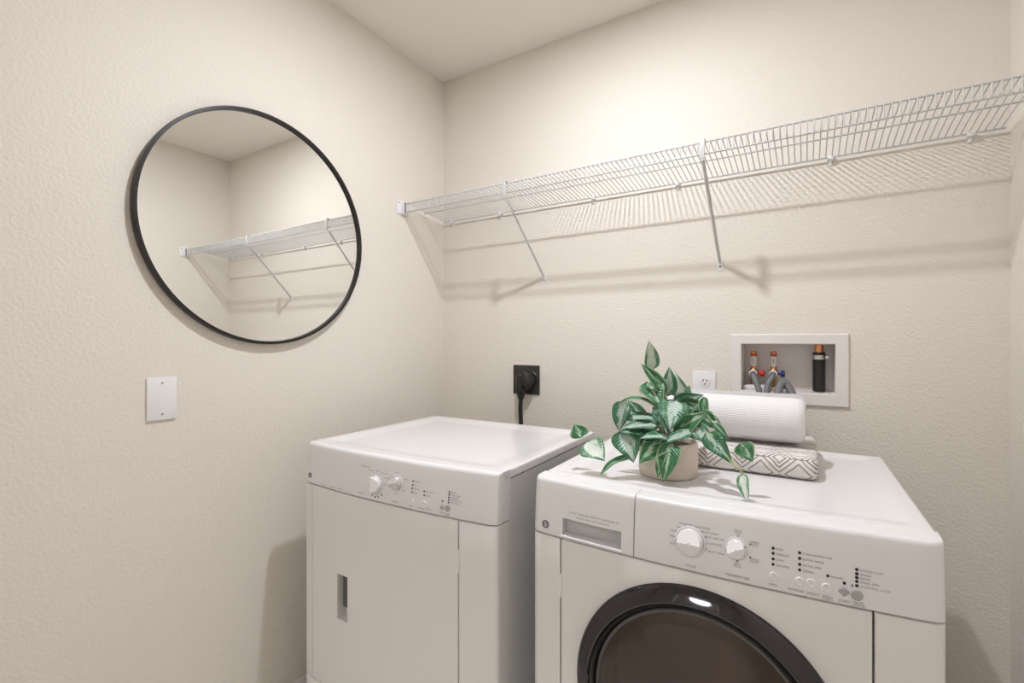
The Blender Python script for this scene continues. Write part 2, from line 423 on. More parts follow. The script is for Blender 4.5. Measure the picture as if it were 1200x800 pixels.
def curved_slab(m, xa, xb, za, zb, thick, nx=24, nz=4, bev=0.003, hole=None, top_round=0.0):
    """closed slab whose front follows the machine's bowed front; optional recess hole=(x0,x1,z0,z1,depth)"""
    ex = (hole[0], hole[1]) if hole else (); ez = (hole[2], hole[3]) if hole else ()
    if top_round: ez = ez + tuple(zb - top_round * k for k in (0.05, 0.15, 0.3, 0.5, 0.75, 1.0))
    X = lines(xa, xb, nx, ex, bev); Z = lines(za, zb, nz, ez, bev)
    V = []; F = []
    def yy(x, z):
        y = fy(m, x, z)
        d = min(x - xa, xb - x, z - za) if top_round else min(x - xa, xb - x, z - za, zb - z)
        if d < bev:
            q = 1 - d / bev; y += bev * (1 - math.sqrt(max(0, 1 - q * q)))
        if top_round and zb - z < top_round:
            q = 1 - (zb - z) / top_round; y += top_round * (1 - math.sqrt(max(0, 1 - q * q)))
        return y
    nxx, nzz = len(X), len(Z)
    for z in Z:
        for x in X: V.append((x, yy(x, z), z))
    off = len(V)
    for z in Z:
        for x in X: V.append((x, fy(m, x, min(z, m.zs)) + thick, z))
    def inh(x, z): return hole and hole[0] - 1e-5 < x < hole[1] + 1e-5 and hole[2] - 1e-5 < z < hole[3] + 1e-5
    for j in range(nzz - 1):
        for i in range(nxx - 1):
            a = j * nxx + i; q = (a, a + 1, a + 1 + nxx, a + nxx)
            if hole and inh((X[i] + X[i + 1]) / 2, (Z[j] + Z[j + 1]) / 2): pass
            else: F.append(q)
            F.append(tuple(off + k for k in reversed(q)))
    for i in range(nxx - 1):
        F.append((i, i + 1, off + i + 1, off + i)); b = (nzz - 1) * nxx; F.append((b + i, b + i + 1, off + b + i + 1, off + b + i))
    for j in range(nzz - 1):
        a = j * nxx; F.append((a, a + nxx, off + a + nxx, off + a)); a += nxx - 1; F.append((a, a + nxx, off + a + nxx, off + a))
    if hole:
        hx = [i for i, x in enumerate(X) if hole[0] - 1e-5 <= x <= hole[1] + 1e-5]; hz = [j for j, z in enumerate(Z) if hole[2] - 1e-5 <= z <= hole[3] + 1e-5]
        idx = {}
        for j in hz:
            for i in hx:
                if len(hole) > 5:   # scooped recess: depth varies across
                    u = (X[i] - hole[0]) / (hole[1] - hole[0]); w = (Z[j] - hole[2]) / (hole[3] - hole[2])
                    d = hole[4] * hole[5](u, w)
                else: d = hole[4]
                idx[(i, j)] = len(V); V.append((X[i], fy(m, X[i], Z[j]) + d, Z[j]))
        for a, j in enumerate(hz[:-1]):
            for b, i in enumerate(hx[:-1]):
                F.append((idx[(i, j)], idx[(i + 1, j)], idx[(i + 1, j + 1)], idx[(i, j + 1)]))
        for i in hx[:-1]:
            for j in (hz[0], hz[-1]): F.append((j * nxx + i, j * nxx + i + 1, idx[(i + 1, j)], idx[(i, j)]))
        for j in hz[:-1]:
            for i in (hx[0], hx[-1]): F.append((j * nxx + i, (j + 1) * nxx + i, idx[(i, j + 1)], idx[(i, j)]))
    return mesh_from(V, F, ang=38)
def prism(m, inset, z0, z1, side=0.0, back=0.0, n=40):
    hw = m.hw - side
    pts = [(-hw + 2 * hw * i / n, fy(m, (-hw + 2 * hw * i / n), 0) + inset) for i in range(n + 1)] + [(hw, -back), (-hw, -back)]
    V = [(x, y, z) for z in (z0, z1) for x, y in pts]; k = len(pts)
    F = [tuple(range(k)), tuple(range(k, 2 * k))] + [(i, (i + 1) % k, k + (i + 1) % k, k + i) for i in range(k)]
    return mesh_from(V, F, ang=30)
def worktop(m, z0, front_in, rim, dip, y_back, side=0.0):
    """enamel lid: rounded rim, shallow dished field"""
    nx, ny = 64, 64
    hw = m.hw - side; V = []; F = []; r = 0.006
    def warp(i, n):   # denser near the borders
        t = i / n; return 0.5 - 0.5 * math.cos(math.pi * t)
    for j in range(ny + 1):
        for i in range(nx + 1):
            x = -hw + 2 * hw * warp(i, nx)
            yf = fy(m, x * 0.999, m.zt) + front_in
            y = yf + (y_back - yf) * warp(j, ny)
            d = min(x + hw, hw - x, y - yf, y_back - y)
            z = m.zt
            if d < r: q = 1 - d / r; z -= r * (1 - math.sqrt(max(0, 1 - q * q)))
            t = (d - rim[0]) / (rim[1] - rim[0]); t = max(0, min(1, t)); t = t * t * (3 - 2 * t); z -= dip * t
            V.append((x, y, z))
    k = nx + 1
    for j in range(ny):
        for i in range(nx): F.append((j * k + i, j * k + i + 1, (j + 1) * k + i + 1, (j + 1) * k + i))
    border = [i for i in range(k)] + [j * k + nx for j in range(1, k)] + [ny * k + i for i in range(nx - 1, -1, -1)] + [j * k for j in range(ny - 1, 0, -1)]
    o = len(V)
    for b in border: V.append((V[b][0], V[b][1], z0))
    n = len(border)
    for a in range(n): F.append((border[a], border[(a + 1) % n], o + (a + 1) % n, o + a))
    F.append(tuple(o + a for a in range(n)))
    return mesh_from(V, F, ang=50)

DOT = None
def panel_thing(m, parent, name, body_or_mesh, x, z, mm, size=0.005, align='CENTER', off=0.0004):
    me = text_mesh(body_or_mesh, size, align) if isinstance(body_or_mesh, str) else body_or_mesh
    p, R = surf(m, x, z, off)
    return obj(name, me, mm, parent, p, R)
def text(m, parent, body, x, z, size=0.0048, align='CENTER', mm='print_grey'):
    return panel_thing(m, parent, 'lettering', body, x, z, mm, size, align)
def disc(r, h=0.0008, n=16, bev=0.0):
    return lathe([(0, h), (max(r - bev, 0), h), (r, h - bev), (r, -0.002), (0, -0.002)], n, close=False)
def roof_knob(R, base_h, ridge_h, ridge_rot=0.0):
    """dial: round skirt with a raised grip that slopes away on both sides of a ridge"""
    n = 40; V = []; F = []; rings = [(R * 1.0, 0.0), (R * 1.0, base_h), (R * 0.96, base_h + 0.0012)]
    for r, h in rings:
        for j in range(n): t = 2 * math.pi * j / n; V.append((r * math.cos(t), r * math.sin(t), h))
    steps = [0.94, 0.86, 0.7, 0.5, 0.3, 0.12]
    for s in steps:
        for j in range(n):
            t = 2 * math.pi * j / n; x, y = R * s * math.cos(t), R * s * math.sin(t)
            d = abs(y) / (R * 0.94); edge = min(1.0, (0.94 - s) / 0.08) if s > 0.86 else 1.0
            h = base_h + 0.0012 + edge * ridge_h * max(0.0, 1 - d * 1.02)
            V.append((x, y, h))
    F += [(i * n + j, i * n + (j + 1) % n, (i + 1) * n + (j + 1) % n, (i + 1) * n + j) for i in range(len(rings) + len(steps) - 1) for j in range(n)]
    F.append(tuple((len(rings) + len(steps) - 1) * n + j for j in range(n)))
    if ridge_rot:
        c, s = math.cos(ridge_rot), math.sin(ridge_rot); V = [(x * c - y * s, x * s + y * c, z) for x, y, z in V]
    return mesh_from(V, F, ang=28)
def ring_mesh(r0, r1, h=0.0006, n=28):
    return lathe([(r0, 0), (r0, h), (r1, h), (r1, 0)], n, close=False)
def knob(m, parent, x, z, R, rot, pointer_ang, mm='knob_white', bezel='panel_plastic', rh=0.010, bh=0.008):
    k = panel_thing(m, parent, 'knob', roof_knob(R, bh, rh, rot), x, z, mm, off=0.001)
    obj('bezel', lathe([(R * 1.02, 0.0), (R * 1.03, 0.0010), (R * 1.17, 0.0007), (R * 1.20, -0.0004)], 48, close=False), bezel, k)
    c, s = math.cos(pointer_ang), math.sin(pointer_ang)
    w = 0.0008; r0, r1 = R * 0.62, R * 1.0; h = bh + 0.0022
    V = [(r0 * c - w * s, r0 * s + w * c, h + rh * 0.36), (r0 * c + w * s, r0 * s - w * c, h + rh * 0.36), (r1 * c + w * s, r1 * s - w * c, h), (r1 * c - w * s, r1 * s + w * c, h),
         (r1 * c + w * s, r1 * s - w * c, h - 0.005), (r1 * c - w * s, r1 * s + w * c, h - 0.005)]
    V = [(a * 1.012 if i > 1 else a, b * 1.012 if i > 1 else b, q) for i, (a, b, q) in enumerate(V)]
    obj('pointer', mesh_from(V, [(0, 1, 2, 3), (3, 2, 4, 5)], smooth=False), 'led_dark', k)
    return k
def emblem(m, parent, x, z, r):
    e = panel_thing(m, parent, 'emblem', ring_mesh(r * 0.80, r, 0.0008, 32), x, z, 'print_dark', off=0.0002)
    sw = []
    for k in range(4):      # the four inner swirls of the round monogram badge
        a = math.pi / 4 + k * math.pi / 2
        sw.append(a)
        pts = [(r * 0.68 * math.cos(a + d), r * 0.68 * math.sin(a + d), 0.0006) for d in (-0.55, -0.2, 0.2, 0.55)] + [(r * 0.52 * math.cos(a + 0.62), r * 0.52 * math.sin(a + 0.62), 0.0006)]
        obj('swirl', tube(pts, r * 0.07, 5), 'print_dark', e)
    me = text_mesh('GE', r * 0.95)
    obj('monogram', me, 'print_dark', e, (0, 0, 0.0006))
    return e
def hinge(m, parent, x, z0, z1):
    h = empty('x'); bpy.data.objects.remove(h)
    y = fy(m, x, 0.5)
    o = obj('hinge', box(x - 0.0016, x + 0.0016, y - 0.0012, y + 0.006, z0, z1, 0.0007), 'plastic_white', parent)
    for q in (0.3, 0.5, 0.7): 
        zc = z0 + (z1 - z0) * q
        obj('knuckle', box(x - 0.0021, x + 0.0021, y - 0.0018, y + 0.003, zc - 0.0035, zc + 0.0035, 0.0008), 'plastic_white', o)
    return o

GAP = 0.0016
# ---- dryer
D = machine(0.524, -0.255, 0.346, 0.608, 0.018, math.radians(0.9)); dx = 0.004
dr = empty('clothes_dryer', D.loc, D.th)
tag(dr, 'white front-load clothes dryer with closed flat door beside the left wall', 'dryer')
obj('cabinet', prism(D, 0.046, 0.025, 0.9195, side=0.002), 'side_grey', dr)
obj('worktop', worktop(D, 0.9235, 0.0115, (0.015, 0.085), 0.006, 0.0), 'enamel', dr)
obj('seam', prism(D, 0.02, 0.9190, 0.9240, side=0.007, back=0.006), 'seam_dark', dr)
DDX0, DDX1 = -0.3085 + dx, 0.2394 + dx
obj('side_strip', curved_slab(D, -D.hw, DDX0 - GAP * 0.5, 0.252, 0.8235, 0.045, 10, 6, 0.0015), 'enamel_front_shaded', dr)
scoop = lambda u, w: 0.55 + 0.45 * math.sin(math.pi * min(1, max(0, 0.15 + 0.8 * w)))
door = obj('door', curved_slab(D, DDX0 + GAP * 0.5, DDX1 - GAP, 0.252, 0.8235, 0.045, 30, 10, 0.002, hole=(-0.186 + dx, -0.141 + dx, 0.467, 0.594, 0.040, scoop)), 'enamel_front_shaded', dr)
obj('side_strip', curved_slab(D, DDX1 + GAP, D.hw, 0.252, 0.8235, 0.045, 12, 6, 0.002), 'enamel_front_shaded', dr)
obj('handle_shade', box(-0.1765 + dx, -0.1425 + dx, fy(D, -0.16, 0.5) + 0.012, fy(D, -0.16, 0.5) + 0.036, 0.497, 0.5925, 0.004), 'gasket', door)  # dark block standing in for the shade deep in the handle recess
obj('toe_panel', curved_slab(D, -D.hw, D.hw, 0.03, 0.249, 0.045, 30, 4, 0.002), 'enamel_front_shaded', dr)
hinge(D, door, DDX1 + 0.0002, 0.6985, 0.7555)
dp = obj('control_panel', curved_slab(D, -D.hw, D.hw, D.zs + 0.001, D.zt - 0.0005, 0.050, 36, 6, 0.003, top_round=0.008), 'panel_plastic', dr)
for sx in (-0.28, 0.28):
    for sy in (-0.55, -0.06): obj('foot', lathe([(0.018, 0), (0.02, 0.004), (0.014, 0.012), (0.008, 0.014), (0.008, 0.03)], 16), 'rubber_black', dr, (sx, sy, 0))
emblem(D, dp, -0.3212 + dx, 0.8495, 0.0078)
knob(D, dp, -0.0314 + dx, 0.871, 0.0215, math.radians(88), math.radians(88))
knob(D, dp, 0.0442 + dx, 0.8855, 0.0175, math.radians(200), math.radians(200), 'knob_silver')
for a in range(12):
    t = math.radians(210 - a * 25)
    if -70 < 210 - a * 25: panel_thing(D, dp, 'tick_mark', box(-0.0006, 0.0006, -0.0016, 0.0016, 0, 0.0002), -0.0314 + dx + 0.0275 * math.cos(t), 0.871 + 0.0275 * math.sin(t), 'print_dark')
for px_, pz_, r_ in ((-0.042, 0.8405, 0.0022), (-0.031, 0.8375, 0.0024), (-0.019, 0.840, 0.0020), (-0.0065, 0.8465, 0.0022), (-0.061, 0.869, 0.002)):
    panel_thing(D, dp, 'dial_mark', disc(r_, 0.0003, 10), px_ + dx, pz_, 'print_dark')
for b, x, z, s in (('SENSOR DRY', -0.0747, 0.9108, 0.0058), ('TIMED DRY', -0.0835, 0.839, 0.0052), ('DRYNESS', 0.0414, 0.8364, 0.0052), ('LEVEL', 0.0961, 0.8348, 0.005), ('OPTIONS', 0.1276, 0.8347, 0.005), ('SELECT', 0.1516, 0.8356, 0.005),
                ('START', 0.1927, 0.8351, 0.0048), ('PAUSE\nCANCEL', 0.2089, 0.8326, 0.0044),
                ('COTTONS', -0.0524, 0.9037, 0.0042), ('MIXED', -0.0268, 0.906, 0.0042), ('EASY CARE', -0.0004, 0.9025, 0.0042), ('DELICATE', 0.0109, 0.8919, 0.0042), ('SPEED DRY', 0.0124, 0.8746, 0.0042),
                ('HIGH', 0.0433, 0.9101, 0.0042), ('MEDIUM', 0.0775, 0.8976, 0.0042), ('LOW', 0.0684, 0.8685, 0.0042), ('NO HEAT', 0.0448, 0.8575, 0.0042)):
    text(D, dp, b, x + dx, z, s)
text(D, dp, '7.0 CU FT', -0.2477 + dx, 0.8325, 0.0046); text(D, dp, 'KING-SIZE', -0.2073 + dx, 0.8335, 0.0046); text(D, dp, 'CAPACITY', -0.1726 + dx, 0.8343, 0.0046)
LED = disc(0.0021, 0.0005, 10); LEDB = disc(0.0024, 0.0006, 12)
for (x, z), b in zip(((0.0985, 0.8975), (0.0983, 0.888), (0.0978, 0.8795), (0.0975, 0.8699)), ('MORE DRY', 'DRY', 'LESS DRY', 'DAMP')):
    panel_thing(D, dp, 'indicator_light', LED, x + dx, z, 'led_dark'); text(D, dp, b, x + dx + 0.0045, z, 0.0044, 'LEFT')
for (x, z), b in zip(((0.1361, 0.8778), (0.1367, 0.8685)), ('DRUM LIGHT', 'SIGNAL')):
    panel_thing(D, dp, 'indicator_light', LED, x + dx, z, 'led_dark'); text(D, dp, b, x + dx + 0.0045, z, 0.0044, 'LEFT')
for (x, z), b in zip(((0.2118, 0.8867), (0.2116, 0.8805), (0.2112, 0.8744), (0.2111, 0.8684), (0.2108, 0.8622)), ('DRYING', 'COOL DOWN', 'CLEAN LINT', 'CONTROL LOCK', 'EXT TUMBLE')):
    panel_thing(D, dp, 'indicator_light', LED, x + dx, z, 'led_dark'); text(D, dp, b, x + dx + 0.0045, z, 0.0044, 'LEFT')
panel_thing(D, dp, 'indicator_light', LED, 0.1928 + dx, 0.8626, 'led_dark')
def button(m, parent, x, z, r, mm, diamond=False, rim='print_grey'):
    if diamond:
        me = lathe([(0, 0.0022), (r * 0.8, 0.0022), (r * 1.1, 0.0012), (r * 1.12, -0.001)], 4, close=False)
        bm = bmesh.new(); bm.from_mesh(me); bmesh.ops.bevel(bm, geom=bm.edges[:], offset=r * 0.12, segments=2, affect='EDGES'); bm.to_mesh(me); bm.free()
    else: me = lathe([(0, 0.0014), (r * 0.55, 0.0018), (r * 0.86, 0.0024), (r, 0.0014), (r, -0.001)], 28, close=False)
    o = panel_thing(m, parent, 'button', me, x, z, mm, off=0.0002)
    return o
for x, z in ((0.097, 0.8477), (0.1379, 0.8479)): button(D, dp, x + dx, z, 0.0065, 'panel_plastic')
button(D, dp, 0.1923 + dx, 0.8473, 0.0068, 'button_grey', True); button(D, dp, 0.2084 + dx, 0.8478, 0.0078, 'button_grey')

# ---- washer
Wm = machine(1.300, -0.1835, 0.351, 0.640, 0.020, math.radians(0.8)); dx = 0.004
wa = empty('washing_machine', Wm.loc, Wm.th)
tag(wa, 'white front-load washing machine with dark round porthole door under the towels', 'washing machine')
RC, RZ, RR = 0.000, 0.5635, 0.236          # porthole centre x, z, outer radius
yc = fy(Wm, RC, 0.5)
cav = lathe([(0.205, yc - 0.05), (0.205, yc + 0.33)], 64, axis='y'); cav.transform(Matrix.Translation((RC, 0, RZ)))
body = boolean_cut(prism(Wm, 0.046, 0.025, 0.9195, side=0.002), cav.copy())
obj('cabinet', body, 'side_grey', wa)
WX0, WX1 = -0.2837 + dx, 0.2579 + dx
obj('worktop', worktop(Wm, 0.9235, 0.046, (0.02, 0.055), 0.006, 0.0), 'enamel', wa)
obj('seam', prism(Wm, 0.02, 0.9190, 0.9240, side=0.007, back=0.006), 'seam_dark', wa)
obj('side_strip', curved_slab(Wm, -Wm.hw, WX0 - GAP, 0.252, 0.8235, 0.045, 12, 6, 0.002), 'enamel_front_shaded', wa)
fp = boolean_cut(curved_slab(Wm, WX0 + GAP, WX1 - GAP, 0.252, 0.8235, 0.045, 30, 10, 0.002), cav)
fpo = obj('front_panel', fp, 'enamel_front_shaded', wa)
obj('side_strip', curved_slab(Wm, WX1 + GAP, Wm.hw, 0.252, 0.8235, 0.045, 12, 6, 0.002), 'enamel_front_shaded', wa)
obj('toe_panel', curved_slab(Wm, -Wm.hw, Wm.hw, 0.03, 0.249, 0.045, 30, 4, 0.002), 'enamel_front_shaded', wa)
hinge(Wm, fpo, WX0 + 0.0002, 0.6974, 0.749)
for sx in (-0.28, 0.28):
    for sy in (-0.58, -0.06): obj('foot', lathe([(0.018, 0), (0.02, 0.004), (0.014, 0.012), (0.008, 0.014), (0.008, 0.03)], 16), 'rubber_black', wa, (sx, sy, 0))
# porthole door: dark chrome ring, black inner band, smoked bowl
dd = obj('porthole_door', lathe([(0.204, yc + 0.004), (0.204, yc - 0.017), (0.2065, yc - 0.0205), (0.210, yc - 0.0210), (0.229, yc - 0.0105), (0.234, yc - 0.006), (RR, yc - 0.0005), (RR, yc + 0.006), (0.204, yc + 0.006)], 96, axis='y', close=False), 'ring_chrome', wa, (RC, 0, RZ))
dd['label'] = 'dark chrome porthole ring'
obj('inner_band', lathe([(0.2044, yc - 0.014), (0.2020, yc - 0.0165), (0.1965, yc - 0.010), (0.1905, yc + 0.006), (0.2044, yc + 0.006)], 96, axis='y', close=False), 'black_gloss', dd)
gl = [(0.1775, yc + 0.004), (0.1765, yc - 0.004), (0.170, yc - 0.0075), (0.150, yc - 0.0105), (0.120, yc - 0.0135), (0.080, yc - 0.0158), (0.040, yc - 0.0170), (0.0001, yc - 0.0174)]
gl = [(r * 1.083, h) for r, h in gl]
gl2 = [(max(r - 0.003, 0.0001), h + 0.005) for r, h in reversed(gl)]
obj('window', lathe(gl + gl2, 96, axis='y', close=False), 'smoked_glass', dd)
obj('window_rim', lathe([(0.1850, yc - 0.0070), (0.1872, yc - 0.0092), (0.1908, yc - 0.0085), (0.1925, yc - 0.0040), (0.1850, yc - 0.0040)], 96, axis='y', close=False), 'gasket', dd)
obj('gasket', lathe([(0.204, yc + 0.01), (0.204, yc + 0.07), (0.175, yc + 0.075), (0.172, yc + 0.05), (0.185, yc + 0.03), (0.19, yc + 0.012)], 64, axis='y', close=False), 'gasket', wa, (RC, 0, RZ))
obj('drum', lathe([(0.185, yc + 0.08), (0.198, yc + 0.09), (0.198, yc + 0.318), (0.05, yc + 0.325), (0.0001, yc + 0.322)], 64, axis='y', close=False), 'drum_steel', wa, (RC, 0, RZ))
for k in range(3):
    a = math.radians(50 + 120 * k)
    pts = [(0.19 * math.cos(a), yc + 0.11, 0.19 * math.sin(a)), (0.172 * math.cos(a), yc + 0.14, 0.172 * math.sin(a)), (0.172 * math.cos(a), yc + 0.28, 0.172 * math.sin(a)), (0.19 * math.cos(a), yc + 0.31, 0.19 * math.sin(a))]
    obj('drum_paddle', tube(pts, [0.008, 0.016, 0.016, 0.008], 10), 'drum_steel', wa, (RC, 0, RZ))
# control panel in two pieces: detergent drawer front and the dial panel; both wrap over the top edge
XS = -0.121 + dx
dz = obj('detergent_drawer', curved_slab(Wm, -Wm.hw, XS - 0.0007, Wm.zs + 0.001, Wm.zt, 0.055, 24, 6, 0.002, hole=(-0.2795 + dx, -0.1465 + dx, 0.8335, 0.8695, 0.028), top_round=0.008), 'panel_plastic', wa)
wp = obj('control_panel', curved_slab(Wm, XS + 0.0007, Wm.hw, Wm.zs + 0.001, Wm.zt, 0.055, 36, 6, 0.002, top_round=0.008), 'panel_plastic', wa)
emblem(Wm, dz, -0.3222 + dx, 0.847, 0.0085)
text(Wm, dz, '3.7 CU FT  KING-SIZE CAPACITY  FRONTLOAD  HE', -0.2085 + dx, 0.8845, 0.0050); text(Wm, dz, 'STAINLESS STEEL DRUM  HYDROWAVE', -0.2095 + dx, 0.8765, 0.0042)
obj('recess_shade_plate', box(-0.2790 + dx, -0.1470 + dx, fy(Wm, -0.21, 0.85) + 0.024, fy(Wm, -0.21, 0.85) + 0.030, 0.834, 0.869, 0.001), 'recess_shade_grey', dz)  # added plate, its grey imitates shade on the white recess floor
# pale lip under the drawer's finger recess
Xl = [-0.282 + dx + 0.137 * i / 20 for i in range(21)]
obj('drawer_lip', tube([(x, fy(Wm, x, 0.8325) - 0.0008, 0.8322) for x in Xl], 0.0022, 8), 'plastic_white', dz)
knob(Wm, wp, -0.015 + dx, 0.880, 0.0235, 0.0, math.radians(180), rh=0.012)
knob(Wm, wp, 0.0625 + dx, 0.8844, 0.0165, math.radians(28), math.radians(28), 'knob_white', rh=0.010)
for a in range(11):
    t = math.radians(196 - a * 21.2)
    panel_thing(Wm, wp, 'tick_mark', box(-0.0006, 0.0006, -0.0014, 0.0014, 0, 0.0002), -0.015 + dx + 0.0285 * math.cos(t), 0.880 + 0.0285 * math.sin(t), 'print_dark')
for b, x, z, s in (('CYCLES', -0.0145, 0.8355, 0.0058), ('TEMPERATURE', 0.0642, 0.8356, 0.0058), ('SPIN', 0.1189, 0.8351, 0.0056), ('OPTIONS', 0.1527, 0.8341, 0.0056), ('SELECT', 0.1774, 0.8339, 0.0056),
                ('DELAY\nSTART', 0.1974, 0.8322, 0.0050), ('START', 0.2197, 0.8326, 0.0056), ('PAUSE\nCANCEL', 0.2381, 0.8325, 0.0050),
                ('COLD\nCOLD', 0.0648, 0.9127, 0.0046), ('WARM\nCOLD', 0.0907, 0.8975, 0.0046), ('WARM\nWARM', 0.0909, 0.8688, 0.0046), ('HOT\nCOLD', 0.0641, 0.8555, 0.0046)):
    text(Wm, wp, b, x + dx, z, s)
for b, x, z in (('SPIN', -0.0471, 0.8685), ('RINSE', -0.0457, 0.8829), ('WOOL', -0.0428, 0.8928), ('SILKS', -0.0352, 0.9014), ('DELICATES', -0.0239, 0.9090)): text(Wm, wp, b, x + dx, z, 0.0046)
for b, x, z in (('ACTIVE WEAR', 0.0039, 0.9082), ('QUICK WASH', 0.0186, 0.9013), ('EASY CARE MIX', 0.0274, 0.8934), ('COTTONS', 0.0275, 0.8829), ('HEAVY WASH', 0.0291, 0.8691)): text(Wm, wp, b, x + dx, z, 0.0046)
for x, z in ((0.0645, 0.9055), (0.0845, 0.8955), (0.0845, 0.8735), (0.0642, 0.8625)): panel_thing(Wm, wp, 'dial_mark', disc(0.0014, 0.0003, 10), x + dx, z, 'print_dark')
def led_list(m, p, items, x, tx=0.0045, s=0.0050):
    for b, z in items:
        panel_thing(m, p, 'indicator_light', LEDB, x + dx, z, 'led_dark'); text(m, p, b, x + dx + tx, z - 0.0006, s, 'LEFT')
led_list(Wm, wp, (('MAX', 0.8962), ('MEDIUM', 0.8877), ('LOW', 0.8785), ('NO SPIN', 0.8694)), 0.1194)
led_list(Wm, wp, (('STAIN INSPECTOR', 0.8964), ('EXTRA RINSE', 0.8874), ('EXTRA SPIN', 0.8778), ('SIGNAL', 0.8688)), 0.1582)
led_list(Wm, wp, (('HOURS', 0.8679),), 0.1975)
led_list(Wm, wp, (('DOOR LOCK', 0.8861), ('WASH', 0.8795), ('RINSE', 0.8736), ('FINAL SPIN', 0.8677), ('CONTROL LOCK', 0.8611)), 0.2363)
panel_thing(Wm, wp, 'indicator_light', LEDB, 0.2198 + dx, 0.8614, 'led_dark')
lk = panel_thing(Wm, wp, 'padlock_symbol', box(-0.0014, 0.0014, -0.002, 0.001, 0, 0.0003), 0.23 + dx, 0.8597, 'print_grey')
obj('shackle', ring_mesh(0.0007, 0.0012, 0.0003, 14), 'print_grey', lk, (0, 0.0014, 0))
panel_thing(Wm, wp, 'arrow_mark', disc(0.0014, 0.0003, 3), 0.166 + dx, 0.8285, 'print_dark')
for x, z, r in ((0.1208, 0.8498, 0.0072), (0.1582, 0.8501, 0.0072), (0.1738, 0.8510, 0.0072), (0.1962, 0.8480, 0.0080)): button(Wm, wp, x + dx, z, r, 'panel_plastic')
button(Wm, wp, 0.2192 + dx, 0.8479, 0.0078, 'button_grey', True); button(Wm, wp, 0.2361 + dx, 0.8465, 0.0084, 'button_grey')

# ------------------------------------------------------------------ round mirror on the left wall
MC = Vector((0.0, -0.878, 1.607)); MR = 0.366
mi = empty('wall_mirror', MC); tag(mi, 'large round mirror in a thin black metal frame on the left wall', 'mirror')
fr = [(MR - 0.001, 0.001), (MR, 0.004), (MR, 0.021), (MR - 0.001, 0.0225), (MR - 0.0085, 0.0225), (MR - 0.0095, 0.0215), (MR - 0.0095, 0.012), (MR - 0.012, 0.001), (MR - 0.001, 0.001)]
obj('frame', lathe(fr, 128, axis='x', close=False), 'mirror_frame', mi)
obj('glass', lathe([(0.0001, 0.0125), (MR - 0.0098, 0.0125), (MR - 0.0098, 0.009), (0.0001, 0.009)], 128, axis='x', close=False), 'mirror_glass', mi)

# ------------------------------------------------------------------ blank wall plate
pl = empty('blank_wall_plate', (0, -1.1727, 1.0965)); tag(pl, 'blank white wall plate with two screws below the round mirror', 'wall plate')
obj('plate', box(0.0, 0.0065, -0.035, 0.035, -0.0575, 0.0575, 0.0025), 'plastic_white', pl)
SCREW = lathe([(0, 0.0012), (0.0024, 0.0009), (0.0032, 0.0), (0.0032, -0.003)], 14, axis='x', close=False)
for z in (-0.042, 0.042): obj('screw', SCREW, 'steel', pl, (0.0066, 0, z))

# ------------------------------------------------------------------ wire shelf
SZ0, SZ1, SD = 1.813, 1.839, 0.275           # back height, front height, depth
LIP = 0.036
sh = empty('wire_shelf', (0, 0, SZ0)); tag(sh, 'long white wire shelf with two diagonal braces along the back wall', 'shelf')
def shz(y): return (SZ1 - SZ0) * (-y) / SD
n_w = 118; X0, X1 = 0.022, ROOM_W - 0.020
path = [(0, -0.012, shz(0.012) + 0.003), (0, -0.10, shz(-0.10) + 0.003), (0, -0.19, shz(-0.19) + 0.003), (0, -SD + 0.004, shz(-SD) + 0.003), (0, -SD + 0.0005, shz(-SD) + 0.0015), (0, -SD - 0.001, shz(-SD) - 0.004), (0, -SD - 0.001, shz(-SD) - LIP)]
wire = tube(path, 0.0015, 6)
for i in range(n_w):
    obj('cross_wire', wire, 'wire_white_shaded', sh, (X0 + (X1 - X0) * i / (n_w - 1), 0, 0))
def rail(name, y, z, r): obj(name, tube([(0.012, y, z), (ROOM_W * 0.5, y, z), (ROOM_W - 0.012, y, z)], r, 8), 'wire_white_shaded', sh)
rail('back_wire', -0.014, shz(-0.014) - 0.001, 0.0030); rail('middle_wire', -0.148, shz(-0.148) - 0.001, 0.0026)
rail('front_wire', -SD + 0.0035, shz(-SD) - 0.0005, 0.0028); rail('lip_wire', -SD + 0.003, shz(-SD) - LIP, 0.0026)
# braces
for xt, xf in ((0.524, 0.544), (1.216, 1.2253)):
    zf = 1.520 - SZ0; ft = Vector((xf, -0.006, zf)); tp = Vector((xt, -SD - 0.004, shz(-SD) + 0.004)); low = Vector((xt, -SD - 0.004, shz(-SD) - LIP - 0.004))
    br = obj('support_brace', tube([ft, low + Vector((0, 0.012, -0.012))], 0.0052, 4), 'wire_white_shaded', sh)
    obj('brace_hook', box(xt - 0.0075, xt + 0.0075, -SD - 0.0075, -SD - 0.003, shz(-SD) - LIP - 0.017, shz(-SD) + 0.006, 0.0015), 'wire_white_shaded', br)
    obj('hook_lip', box(xt - 0.0075, xt + 0.0075, -SD - 0.0075, -SD + 0.010, shz(-SD) + 0.0045, shz(-SD) + 0.0075, 0.001), 'wire_white_shaded', br)
    obj('foot_plate', box(xf - 0.009, xf + 0.009, -0.003, 0, zf - 0.027, zf + 0.010, 0.001), 'plastic_white', br)
    obj('screw', lathe([(0, -0.0048), (0.0026, -0.0042), (0.0034, -0.003), (0.0034, 0)], 12, axis='y', close=False), 'print_dark', br, (xf, 0, zf - 0.014))
# wall clips along the back wire
for x in (0.062, 0.3314, 0.7646, 1.0865, 1.5394, 1.8556):
    c = obj('wall_clip', box(x - 0.008, x + 0.008, -0.019, 0, -0.0075, 0.0065, 0.003), 'plastic_white', sh)
    obj('clip_tongue', box(x - 0.004, x + 0.004, -0.006, 0, -0.021, -0.006, 0.002), 'plastic_white', c)
